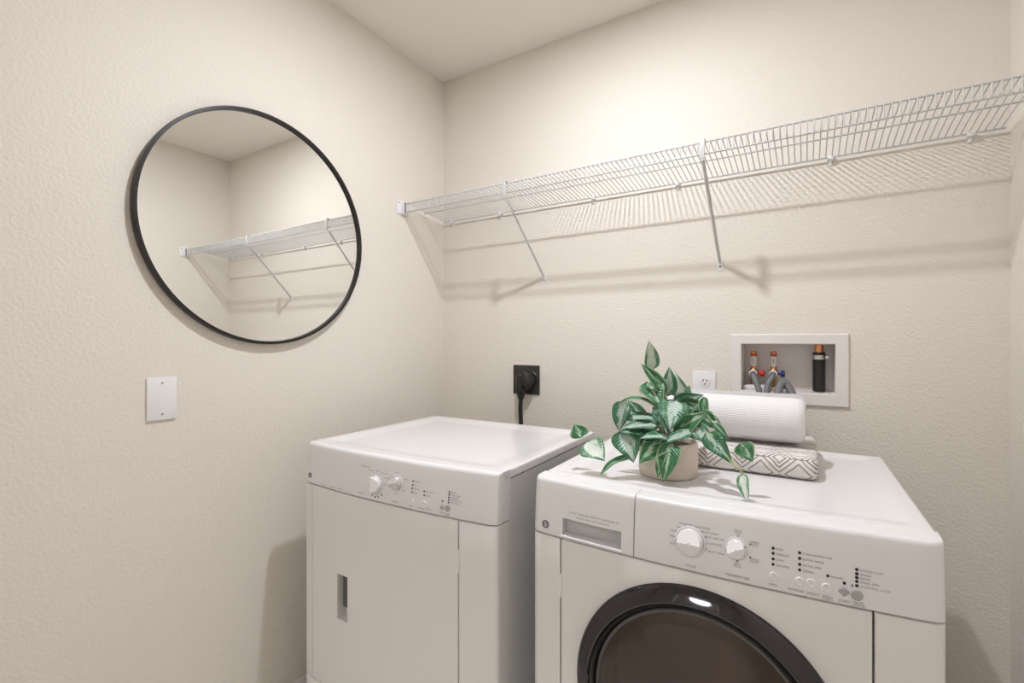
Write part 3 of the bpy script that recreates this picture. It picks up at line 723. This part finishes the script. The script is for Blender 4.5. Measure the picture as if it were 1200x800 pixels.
# end brackets on the side walls
for sx in (0, 1):
    def bx_(a, b): return (a, b) if sx == 0 else (ROOM_W - b, ROOM_W - a)
    q = bx_(0, 0.004); b = obj('end_bracket', box(q[0], q[1], -SD - 0.034, -SD + 0.030, shz(-SD) - LIP - 0.010, shz(-SD) + 0.014, 0.0015), 'plastic_white', sh)
    q = bx_(0.0, 0.022); obj('bracket_cup', box(q[0], q[1], -SD - 0.010, -SD + 0.016, shz(-SD) - LIP - 0.007, shz(-SD) + 0.007, 0.003), 'plastic_white', b)
    q = bx_(0.018, 0.0235); obj('wire_end', box(q[0], q[1], -SD - 0.008, -SD - 0.002, shz(-SD) - LIP - 0.006, shz(-SD) + 0.004, 0.001), 'print_dark', b)
    obj('screw', lathe([(0, 0.0014 if sx == 0 else -0.0014), (0.003, 0.0006 if sx == 0 else -0.0006), (0.003, -0.002 if sx == 0 else 0.002)], 12, axis='x', close=False), 'print_dark', b, (0.004 if sx == 0 else ROOM_W - 0.004, -SD - 0.022, shz(-SD) + 0.002))

# ------------------------------------------------------------------ dryer receptacle, plug and cord
rc = empty('dryer_receptacle', (0.4588, 0, 1.0867)); tag(rc, 'square black wall receptacle above the dryer', 'outlet')
obj('plate', box(-0.0645, 0.0645, -0.006, 0, -0.062, 0.062, 0.002), 'outlet_black', rc)
obj('socket', lathe([(0, -0.012), (0.044, -0.012), (0.046, -0.010), (0.046, -0.004)], 40, axis='y', close=False), 'outlet_black', rc, (0.016, 0, -0.006))
cd = empty('power_cord', (0.4588, 0, 1.0867)); tag(cd, 'black plug and thick cord hanging from the wall receptacle behind the dryer', 'cord')
pg = lathe([(0, -0.064), (0.022, -0.062), (0.036, -0.052), (0.040, -0.036), (0.040, -0.013)], 32, axis='y', close=False)
for v in pg.vertices:
    if v.co.z > 0: v.co.z *= 0.92
    else: v.co.z *= 1.05
obj('plug', pg, 'rubber_black', cd, (0.010, 0, 0.0))
obj('plug_grip', box(-0.016, 0.014, -0.070, -0.030, -0.052, 0.026, 0.008, 3), 'rubber_black', cd)
obj('strain_relief', tube([(-0.002, -0.045, -0.045), (-0.002, -0.045, -0.062), (-0.002, -0.045, -0.078)], [0.018, 0.017, 0.012], 14), 'rubber_black', cd)
obj('cord', tube(spline([(-0.002, -0.045, -0.07), (-0.004, -0.046, -0.12), (0.002, -0.05, -0.20), (0.010, -0.06, -0.32), (0.0, -0.09, -0.50), (-0.02, -0.15, -0.62), (-0.02, -0.235, -0.66)], 6), 0.0095, 10), 'rubber_black', cd)

# ------------------------------------------------------------------ duplex outlet
du = empty('duplex_outlet', (1.1739, 0, 1.0885)); tag(du, 'white duplex wall outlet left of the laundry outlet box', 'outlet')
obj('plate', box(-0.0378, 0.0378, -0.006, 0, -0.058, 0.058, 0.0025), 'plastic_white', du)
for z in (0.0215, -0.0215):
    f = obj('receptacle_face', lathe([(0, -0.0078), (0.0155, -0.0078), (0.0168, -0.0066), (0.0168, -0.004)], 28, axis='y', close=False), 'plastic_white', du, (0.004, 0, z))
    for x, h in ((-0.0062, 0.0042), (0.0062, 0.0035)): obj('slot', box(x - 0.0012, x + 0.0012, -0.0083, -0.007, 0.001, 0.001 + h * 2, 0), 'led_dark', f)
    obj('slot', lathe([(0, -0.0083), (0.0026, -0.0083), (0.0026, -0.007)], 12, axis='y', close=False), 'led_dark', f, (0, 0, -0.0075))
obj('screw', lathe([(0, -0.0075), (0.003, -0.007), (0.003, -0.004)], 12, axis='y', close=False), 'plastic_white', du, (0.004, 0, 0))

# ------------------------------------------------------------------ laundry outlet box
ob = empty('laundry_outlet_box', ((BOX[0] + BOX[1]) / 2, 0, BOX[2])); tag(ob, 'white recessed laundry outlet box with water valves in the back wall', 'outlet box')
ocx = (BOX[0] + BOX[1]) / 2; hwx = (BOX[1] - BOX[0]) / 2; hh = BOX[3] - BOX[2]
fx0, fx1, fz0, fz1 = 1.2585 - ocx, 1.587 - ocx, 1.049 - BOX[2], 1.274 - BOX[2]
# flange: four bevelled bars in one frame ring
V = []; F = []
ringpts = []
def rect(x0, x1, z0, z1, y): return [(x0, y, z0), (x1, y, z0), (x1, y, z1), (x0, y, z1)]
rows = [rect(fx0, fx1, fz0, fz1, 0), rect(fx0, fx1, fz0, fz1, -0.005), rect(fx0 + 0.003, fx1 - 0.003, fz0 + 0.003, fz1 - 0.003, -0.008), rect(-hwx - 0.002, hwx + 0.002, -0.002, hh + 0.002, -0.008), rect(-hwx, hwx, 0, hh, -0.006), rect(-hwx, hwx, 0, hh, 0)]
for r_ in rows: V += r_
for i in range(len(rows) - 1):
    for j in range(4): F.append((i * 4 + j, i * 4 + (j + 1) % 4, i * 4 + 4 + (j + 1) % 4, i * 4 + 4 + j))
obj('frame', mesh_from(V, F, smooth=False), 'box_plastic', ob)
V = rect(-hwx, hwx, 0, hh, 0) + rect(-hwx + 0.002, hwx - 0.002, 0.001, hh - 0.001, 0.088)
tray = [(0, 1, 5, 4), (1, 2, 6, 5), (2, 3, 7, 6), (3, 0, 4, 7), (4, 5, 6, 7)]
obj('recess', mesh_from(V, tray, smooth=False), 'box_plastic', ob)
obj('valve_shelf', box(-hwx + 0.003, -hwx + 0.085, 0.02, 0.087, 0.001, 0.016, 0.003), 'plastic_white', ob)
YV = 0.050
def valve(x, handle):
    # arrester: copper tube with a red and white printed sleeve standing on a brass valve body
    b = obj('valve_body', lathe([(0.010, 0.010), (0.0105, 0.040), (0.012, 0.046), (0.0145, 0.050), (0.0145, 0.062), (0.011, 0.068), (0.0085, 0.072), (0.0085, 0.078), (0, 0.078)], 20), 'brass', ob, (x, YV, 0))
    obj('arrester_tube', lathe([(0.0092, 0.070), (0.0092, 0.126), (0.0075, 0.130), (0, 0.130)], 20, close=False), 'copper', b)
    obj('label_sleeve', lathe([(0.0095, 0.080), (0.0095, 0.112)], 20, close=False), 'label_white', b)
    obj('label_band', lathe([(0.0096, 0.112), (0.0096, 0.122)], 20, close=False), 'label_red', b)
    obj('label_print', box(-0.0010, 0.0010, -0.0098, -0.0090, 0.087, 0.106, 0), 'hose_grey', b)
    obj('coupling', lathe([(0.0075, -0.030), (0.0118, -0.030), (0.0128, -0.026), (0.0128, -0.012), (0.0075, -0.010)], 20, axis='y', close=False), 'plastic_white', b, (0, 0, 0.055))
    h = obj('valve_handle', lathe([(0.004, 0), (0.004, 0.010), (0.0105, 0.011), (0.0115, 0.014), (0.0115, 0.021), (0.009, 0.023), (0, 0.023)], 10, axis='x', close=False), handle, b, (0.010, -0.004, 0.055))
    obj('handle_screw', lathe([(0.0035, 0.0245), (0, 0.025)], 10, axis='x', close=False), 'steel', h)
vx1, vx2 = -0.0985, -0.0385
valve(vx1, 'valve_red'); valve(vx2, 'valve_blue')
obj('drain_stub', lathe([(0.0125, 0.08), (0.0125, hh - 0.001)], 24, close=False), 'copper', ob, (0.089, 0.05, 0))
# hoses
def hose(name, pts, label, r=0.0088):
    h = empty(name, (ocx + pts[0][0], 0, BOX[2])); tag(h, label, 'hose')
    o = Vector((pts[0][0], 0, 0))
    obj('tube', tube([Vector(p) - o for p in spline(pts, 7)], r, 12), 'hose_grey', h)
    p0, p1 = Vector(pts[0]) - o, Vector(pts[1]) - o
    obj('ferrule', tube([p0, p0 + (p1 - p0).normalized() * 0.012], r * 1.15, 12), 'steel', h)
hose('fill_hose', [(vx1, 0.019, 0.055), (vx1 + 0.004, 0.006, 0.046), (vx1 + 0.018, -0.012, 0.012), (vx1 + 0.026, -0.022, -0.03), (vx1 + 0.03, -0.03, -0.12), (vx1 + 0.03, -0.06, -0.25), (vx1 + 0.02, -0.12, -0.35), (vx1 + 0.02, -0.178, -0.37)], 'grey fill hose on the valve with the red handle')
hose('fill_hose', [(vx2, 0.019, 0.055), (vx2 - 0.002, 0.006, 0.046), (vx2 - 0.016, -0.010, 0.012), (vx2 - 0.012, -0.024, -0.03), (vx2 + 0.004, -0.034, -0.12), (vx2 + 0.02, -0.07, -0.25), (vx2 + 0.03, -0.13, -0.37), (vx2 + 0.03, -0.178, -0.40)], 'grey fill hose on the valve with the blue handle')
hose('fill_hose', [(vx2 + 0.010, -0.178, -0.44), (vx2 + 0.004, -0.13, -0.40), (vx2 + 0.002, -0.105, -0.28), (vx2 + 0.008, -0.072, -0.12), (vx2 + 0.012, -0.045, -0.05), (vx2 + 0.016, -0.024, 0.002), (vx2 + 0.028, -0.006, 0.030), (vx2 + 0.042, -0.004, 0.020), (vx2 + 0.056, -0.016, -0.010), (vx2 + 0.062, -0.028, -0.06), (vx2 + 0.07, -0.05, -0.20), (vx2 + 0.07, -0.12, -0.36), (vx2 + 0.07, -0.178, -0.40)], 'thick grey looped hose at the middle of the laundry outlet box', 0.0120)
dh = empty('drain_hose', (ocx + 0.089, 0, BOX[2])); tag(dh, 'black upright drain hose clamped to a copper pipe in the outlet box', 'hose')
obj('sleeve', lathe([(0.0145, 0.0035), (0.0145, 0.128), (0.0175, 0.128), (0.0178, 0.100), (0.0172, 0.05), (0.0175, 0.0035)], 28, close=False), 'rubber_black', dh, (0, 0.05, 0))
cl = obj('hose_clamp', lathe([(0.0179, 0.105), (0.0190, 0.105), (0.0190, 0.119), (0.0179, 0.119)], 28, close=False), 'steel', dh, (0, 0.05, 0))
obj('clamp_screw', lathe([(0, -0.012), (0.005, -0.011), (0.005, 0.010), (0, 0.010)], 12, axis='y', close=False), 'steel', cl, (0.0215, -0.004, 0.112))

# ------------------------------------------------------------------ folded towel and rolled towel
WZ = 0.9385   # dished field of the washer's worktop
def ribbon(path, thick, x0, x1, nx, name, mm, parent, soft=0.0, uv_off=0.0, wob=0.0):
    """cloth layer: path of (y,z) centre line thickened and swept along x, ends eased in"""
    P = [Vector((0, a, b)) for a, b in path]
    N = []; L = [0.0]
    for i, p in enumerate(P):
        t = (P[min(i + 1, len(P) - 1)] - P[max(i - 1, 0)]).normalized(); N.append(Vector((0, -t.z, t.y)))
        if i: L.append(L[-1] + (P[i] - P[i - 1]).length)
    c = sum(P, Vector()) / len(P)
    V = []; U = []; F = []; m_ = len(P)
    loop = [(i, 0.5) for i in range(m_)] + [(i, -0.5) for i in range(m_ - 1, -1, -1)]
    k = len(loop)
    for s in range(nx + 1):
        t = s / nx; tt = 0.5 - 0.5 * math.cos(math.pi * t); x = x0 + (x1 - x0) * tt
        d = min(x - x0, x1 - x); e = 1.0
        if soft and d < soft: q = 1 - d / soft; e = 1 - 0.38 * (1 - math.sqrt(max(0, 1 - q * q)))
        for i, sgn in loop:
            w = wob * math.sin(x * 41 + i * 0.7) * math.sin(i * 0.5 + x * 17)
            p = P[i] + N[i] * sgn * thick + N[i] * w
            p = c + (p - c) * e
            V.append((x, p.y, p.z)); U.append((x, L[i] + uv_off + (0.0 if sgn > 0 else 0.5)))
    for s in range(nx):
        for a in range(k): F.append((s * k + a, s * k + (a + 1) % k, (s + 1) * k + (a + 1) % k, (s + 1) * k + a))
    for s in (0, nx):
        for i in range(m_ - 1): F.append((s * k + i, s * k + i + 1, s * k + k - 2 - i, s * k + k - 1 - i))
    return obj(name, mesh_from(V, F, ang=60, uvs=U), mm, parent)
TZ = WZ
ft = empty('folded_towel', (1.31, -0.37, TZ)); tag(ft, 'folded off-white towel printed with brown diamond lines under the rolled towel', 'towel')
def cpath(yf, yb, h, r, z0, n=8):
    """C-shaped fold open to the back: bottom layer, round fold in front, top layer"""
    pts = [(yb - (yb - yf - r) * i / 6.0, z0) for i in range(7)]
    for i in range(1, n): a = math.pi * i / n; pts.append((yf + r - r * math.sin(a), z0 + h / 2 - h / 2 * math.cos(a)))
    pts += [(yf + r + (yb - yf - r) * i / 6.0, z0 + h) for i in range(7)]
    return pts
ribbon(cpath(-0.150, 0.150, 0.0395, 0.018, 0.0055), 0.0105, -0.178, 0.190, 30, 'outer_layer', 'towel_print', ft, soft=0.012, uv_off=0.0, wob=0.0006)
ribbon(cpath(-0.136, 0.145, 0.0165, 0.009, 0.0170), 0.0105, -0.176, 0.187, 24, 'inner_layer', 'towel_print', ft, soft=0.010, uv_off=0.02, wob=0.0005)
RT = 0.0665
rt_ = empty('rolled_towel', (1.31, -0.372, TZ + 0.0508)); tag(rt_, 'white ribbed towel rolled up on top of the folded printed towel', 'towel')
sp_ = []
turns = 4.6; N_ = 150
for i in range(N_ + 1):
    t = i / N_; a = -2.2 + t * turns * 2 * math.pi; r = 0.007 + (RT - 0.0125 - 0.0005) * t ** 0.92
    sp_.append((r * math.cos(a), RT * 0.97 - 0.0005 + r * math.sin(a) * 0.97))
ribbon(sp_, 0.0118, -0.180, 0.166, 36, 'terry_roll', 'towel_white', rt_, soft=0.022, wob=0.0005)

# ------------------------------------------------------------------ potted plant
PC = Vector((1.1995, -0.617, WZ)); PR = 0.0655; PH = 0.080
pp = empty('potted_plant', PC); tag(pp, 'variegated green trailing plant in a beige ceramic pot on the washer', 'plant')
pot = obj('pot', lathe([(0, 0), (PR - 0.008, 0), (PR - 0.0025, 0.002), (PR, 0.008), (PR + 0.0008, 0.03), (PR, PH - 0.002), (PR - 0.0015, PH), (PR - 0.0045, PH), (PR - 0.006, PH - 0.003), (PR - 0.007, PH - 0.016), (0, PH - 0.016)], 64, close=False), 'pot_ceramic', pp)
obj('soil', lathe([(0, PH - 0.008), (PR * 0.5, PH - 0.009), (PR - 0.0062, PH - 0.013), (PR - 0.0062, PH - 0.018), (0, PH - 0.018)], 40, close=False), 'soil', pp)

CAMP = Vector((1.4768, -1.7633, 1.25)); A_ = math.radians(31.7736)
FW = Vector((-math.sin(A_), math.cos(A_), 0)); RT3 = Vector((math.cos(A_), math.sin(A_), 0))
def W3(px, py, y):
    """world point read off the photograph at a given distance from the back wall"""
    r = FW + RT3 * ((px - 600) / 557.0) + Vector((0, 0, (400 - py) / 557.0))
    return CAMP + r * ((y - CAMP.y) / r.y)
def leaf(base, tip, width, roll, mm, bend=0.15, fold=0.25, shape=0.0, flat_n=None):
    """leaf blade from base to tip; roll turns it about its length, bend arches it, fold creases the midrib"""
    b = Vector(base); t = Vector(tip); ax = t - b; L = ax.length; ax.normalize()
    # blades turn up and towards the light of the room, each a little differently
    face = ((CAMP - b).normalized() * 0.85 + Vector((0, 0, 0.45)))
    nrm = (face - ax * face.dot(ax)).normalized(); side = ax.cross(nrm).normalized()
    q = Matrix.Rotation(roll, 3, ax); side = q @ side; nrm = q @ nrm
    nu, nv = 6, 12; V = []; U = []; F = []
    for j in range(nv + 1):
        v = j / nv
        w = width * 0.5 * (math.sin(math.pi * v ** (0.62 + shape)) ** 0.85) if 0 < v < 1 else 0.0
        w *= (1 - 0.25 * v)
        c = b + ax * (L * v) + nrm * (bend * L * 4 * v * (1 - v))
        for i in range(nu + 1):
            u = 2 * i / nu - 1
            wav = 0.05 * width * math.sin(v * 9 + u * 2) * abs(u)
            p = c + side * (u * w) + nrm * (-(fold) * w * (1 - abs(u)) + fold * w * 0.5 + wav)
            p.z = max(p.z, 0.9462)
            V.append(p - PC); U.append((0.5 + 0.5 * u, v))
    k = nu + 1
    for j in range(nv):
        for i in range(nu): F.append((j * k + i, j * k + i + 1, (j + 1) * k + i + 1, (j + 1) * k + i))
    me = mesh_from(V, F, ang=80, uvs=U)
    o = obj('leaf', me, mm, pp)
    md = o.modifiers.new('thickness', 'SOLIDIFY'); md.thickness = 0.0007; md.offset = 0
    return o
def stem(pts, r=0.0014, mm='stem_green'):
    o = obj('stem', tube([Vector(p) - PC for p in spline(pts, 6)], r, 6), mm, pp)
    return o
def K(cx, cy): return 640 + cx / 3.636, 380 + cy / 3.636
S3 = 1 / 3.636 / 557.0
crown = PC + Vector((0.0, 0.0, PH - 0.012))
# (base crop xy, base y, tip crop xy, tip y, width in crop px, roll deg, material, bend, fold)
LEAVES = [
 ((452, 192), -.575, (437, 68), -.590, 66, 15, 'leaf_pale', .08, .2),
 ((508, 290), -.605, (403, 166), -.625, 66, 10, 'leaf_green', .05, .3),
 ((432, 245), -.595, (492, 362), -.640, 100, 0, 'leaf_green', .10, .2),
 ((517, 305), -.585, (524, 180), -.575, 72, 25, 'leaf_silver', .08, .3),
 ((580, 312), -.575, (545, 200), -.560, 70, -25, 'leaf_pale', .10, .3),
 ((470, 348), -.620, (292, 348), -.655, 52, 40, 'leaf_green', .20, .3),
 ((332, 326), -.660, (308, 455), -.672, 84, 15, 'leaf_silver', .05, .3),
 ((470, 405), -.640, (322, 412), -.672, 72, 30, 'leaf_silver', .12, .3),
 ((482, 434), -.665, (314, 446), -.690, 72, 25, 'leaf_silver', .10, .3),
 ((330, 448), -.690, (374, 588), -.715, 122, 10, 'leaf_silver', .08, .3),
 ((430, 470), -.680, (308, 462), -.700, 66, 30, 'leaf_dark', .10, .3),
 ((550, 322), -.640, (525, 455), -.690, 124, 5, 'leaf_silver', .10, .25),
 ((490, 358), -.650, (510, 462), -.690, 90, -15, 'leaf_silver', .08, .3),
 ((560, 342), -.600, (692, 352), -.600, 72, 25, 'leaf_dark', .14, .3),
 ((548, 328), -.590, (672, 300), -.575, 58, 30, 'leaf_silver', .14, .3),
 ((545, 460), -.670, (688, 374), -.655, 78, 10, 'leaf_green', .08, .3),
 ((660, 370), -.640, (738, 452), -.645, 62, 20, 'leaf_green', .10, .3),
 ((672, 308), -.620, (694, 440), -.640, 50, 35, 'leaf_green', .10, .3),
 ((618, 430), -.660, (716, 514), -.690, 80, 15, 'leaf_silver', .10, .25),
 ((682, 462), -.680, (794, 594), -.715, 82, 10, 'leaf_dark', .08, .25),
 ((715, 420), -.650, (782, 497), -.660, 34, 10, 'leaf_green', .10, .3),
 ((700, 385), -.640, (762, 470), -.650, 34, 20, 'leaf_pale', .10, .3),
 ((538, 505), -.695, (500, 670), -.722, 100, 10, 'leaf_green', .08, .25),
 ((500, 550), -.703, (476, 654), -.716, 52, 40, 'leaf_green', .06, .3),
 ((505, 486), -.680, (396, 592), -.712, 106, 5, 'leaf_green', .10, .25),
 ((525, 484), -.685, (396, 488), -.705, 70, 30, 'leaf_silver', .12, .3),
 ((625, 456), -.672, (498, 512), -.700, 64, 15, 'leaf_silver', .12, .3),
 ((358, 564), -.705, (226, 650), -.735, 50, 35, 'leaf_green', .14, .3),
 ((828, 506), -.690, (880, 584), -.702, 82, 10, 'leaf_green', .05, .2),
 ((834, 636), -.722, (860, 760), -.752, 50, 25, 'leaf_pale', .06, .35),
 ((150, 482), -.700, (122, 424), -.690, 86, 5, 'leaf_green', .06, .2),
 ((170, 503), -.705, (250, 578), -.728, 112, 5, 'leaf_pale', .05, .2),
 ((600, 400), -.600, (650, 322), -.560, 84, 15, 'leaf_dark', .10, .3),
 ((420, 420), -.620, (345, 322), -.600, 66, 20, 'leaf_dark', .10, .3),
 ((560, 350), -.570, (612, 262), -.530, 70, 20, 'leaf_green', .10, .3),
 ((490, 340), -.580, (432, 262), -.550, 70, 20, 'leaf_dark', .10, .3),
 ((600, 430), -.640, (590, 350), -.610, 84, 5, 'leaf_dark', .10, .3),
 ((440, 440), -.650, (400, 520), -.690, 80, 10, 'leaf_dark', .10, .3),
 ((520, 420), -.640, (455, 350), -.610, 76, -10, 'leaf_dark', .10, .3),
]
for (b, by, t, ty, w, roll, mm, bend, fold) in LEAVES:
    B = W3(*K(*b), by); Tt = W3(*K(*t), ty)
    dep = (B - CAMP).dot(FW)
    leaf(B, Tt, w * S3 * dep * 1.12, math.radians(roll), mm, bend, fold)
    # petiole back to the crown of the plant
    c0 = crown + Vector((random.uniform(-.02, .02), random.uniform(-.02, .02), 0))
    if (B - c0).length < 0.16:
        stem([c0, c0.lerp(B, 0.5) + Vector((0, 0, 0.012)), B], 0.0011, 'stem_brown' if random.random() < .4 else 'stem_green')
# trailing stems
stem([crown, W3(*K(640, 440), -.66), W3(*K(715, 490), -.69), W3(*K(790, 588), -.715), W3(*K(822, 615), -.722), W3(*K(838, 642), -.724)], 0.0022, 'stem_green')
stem([W3(*K(790, 588), -.715), W3(*K(815, 560), -.70), W3(*K(832, 508), -.690)], 0.0009)
stem([crown, W3(*K(420, 500), -.68), W3(*K(345, 562), -.705)], 0.0012)
stem([crown, W3(*K(420, 470), -.665), W3(*K(300, 470), -.69), W3(*K(200, 490), -.703), W3(*K(165, 494), -.702)], 0.0007)
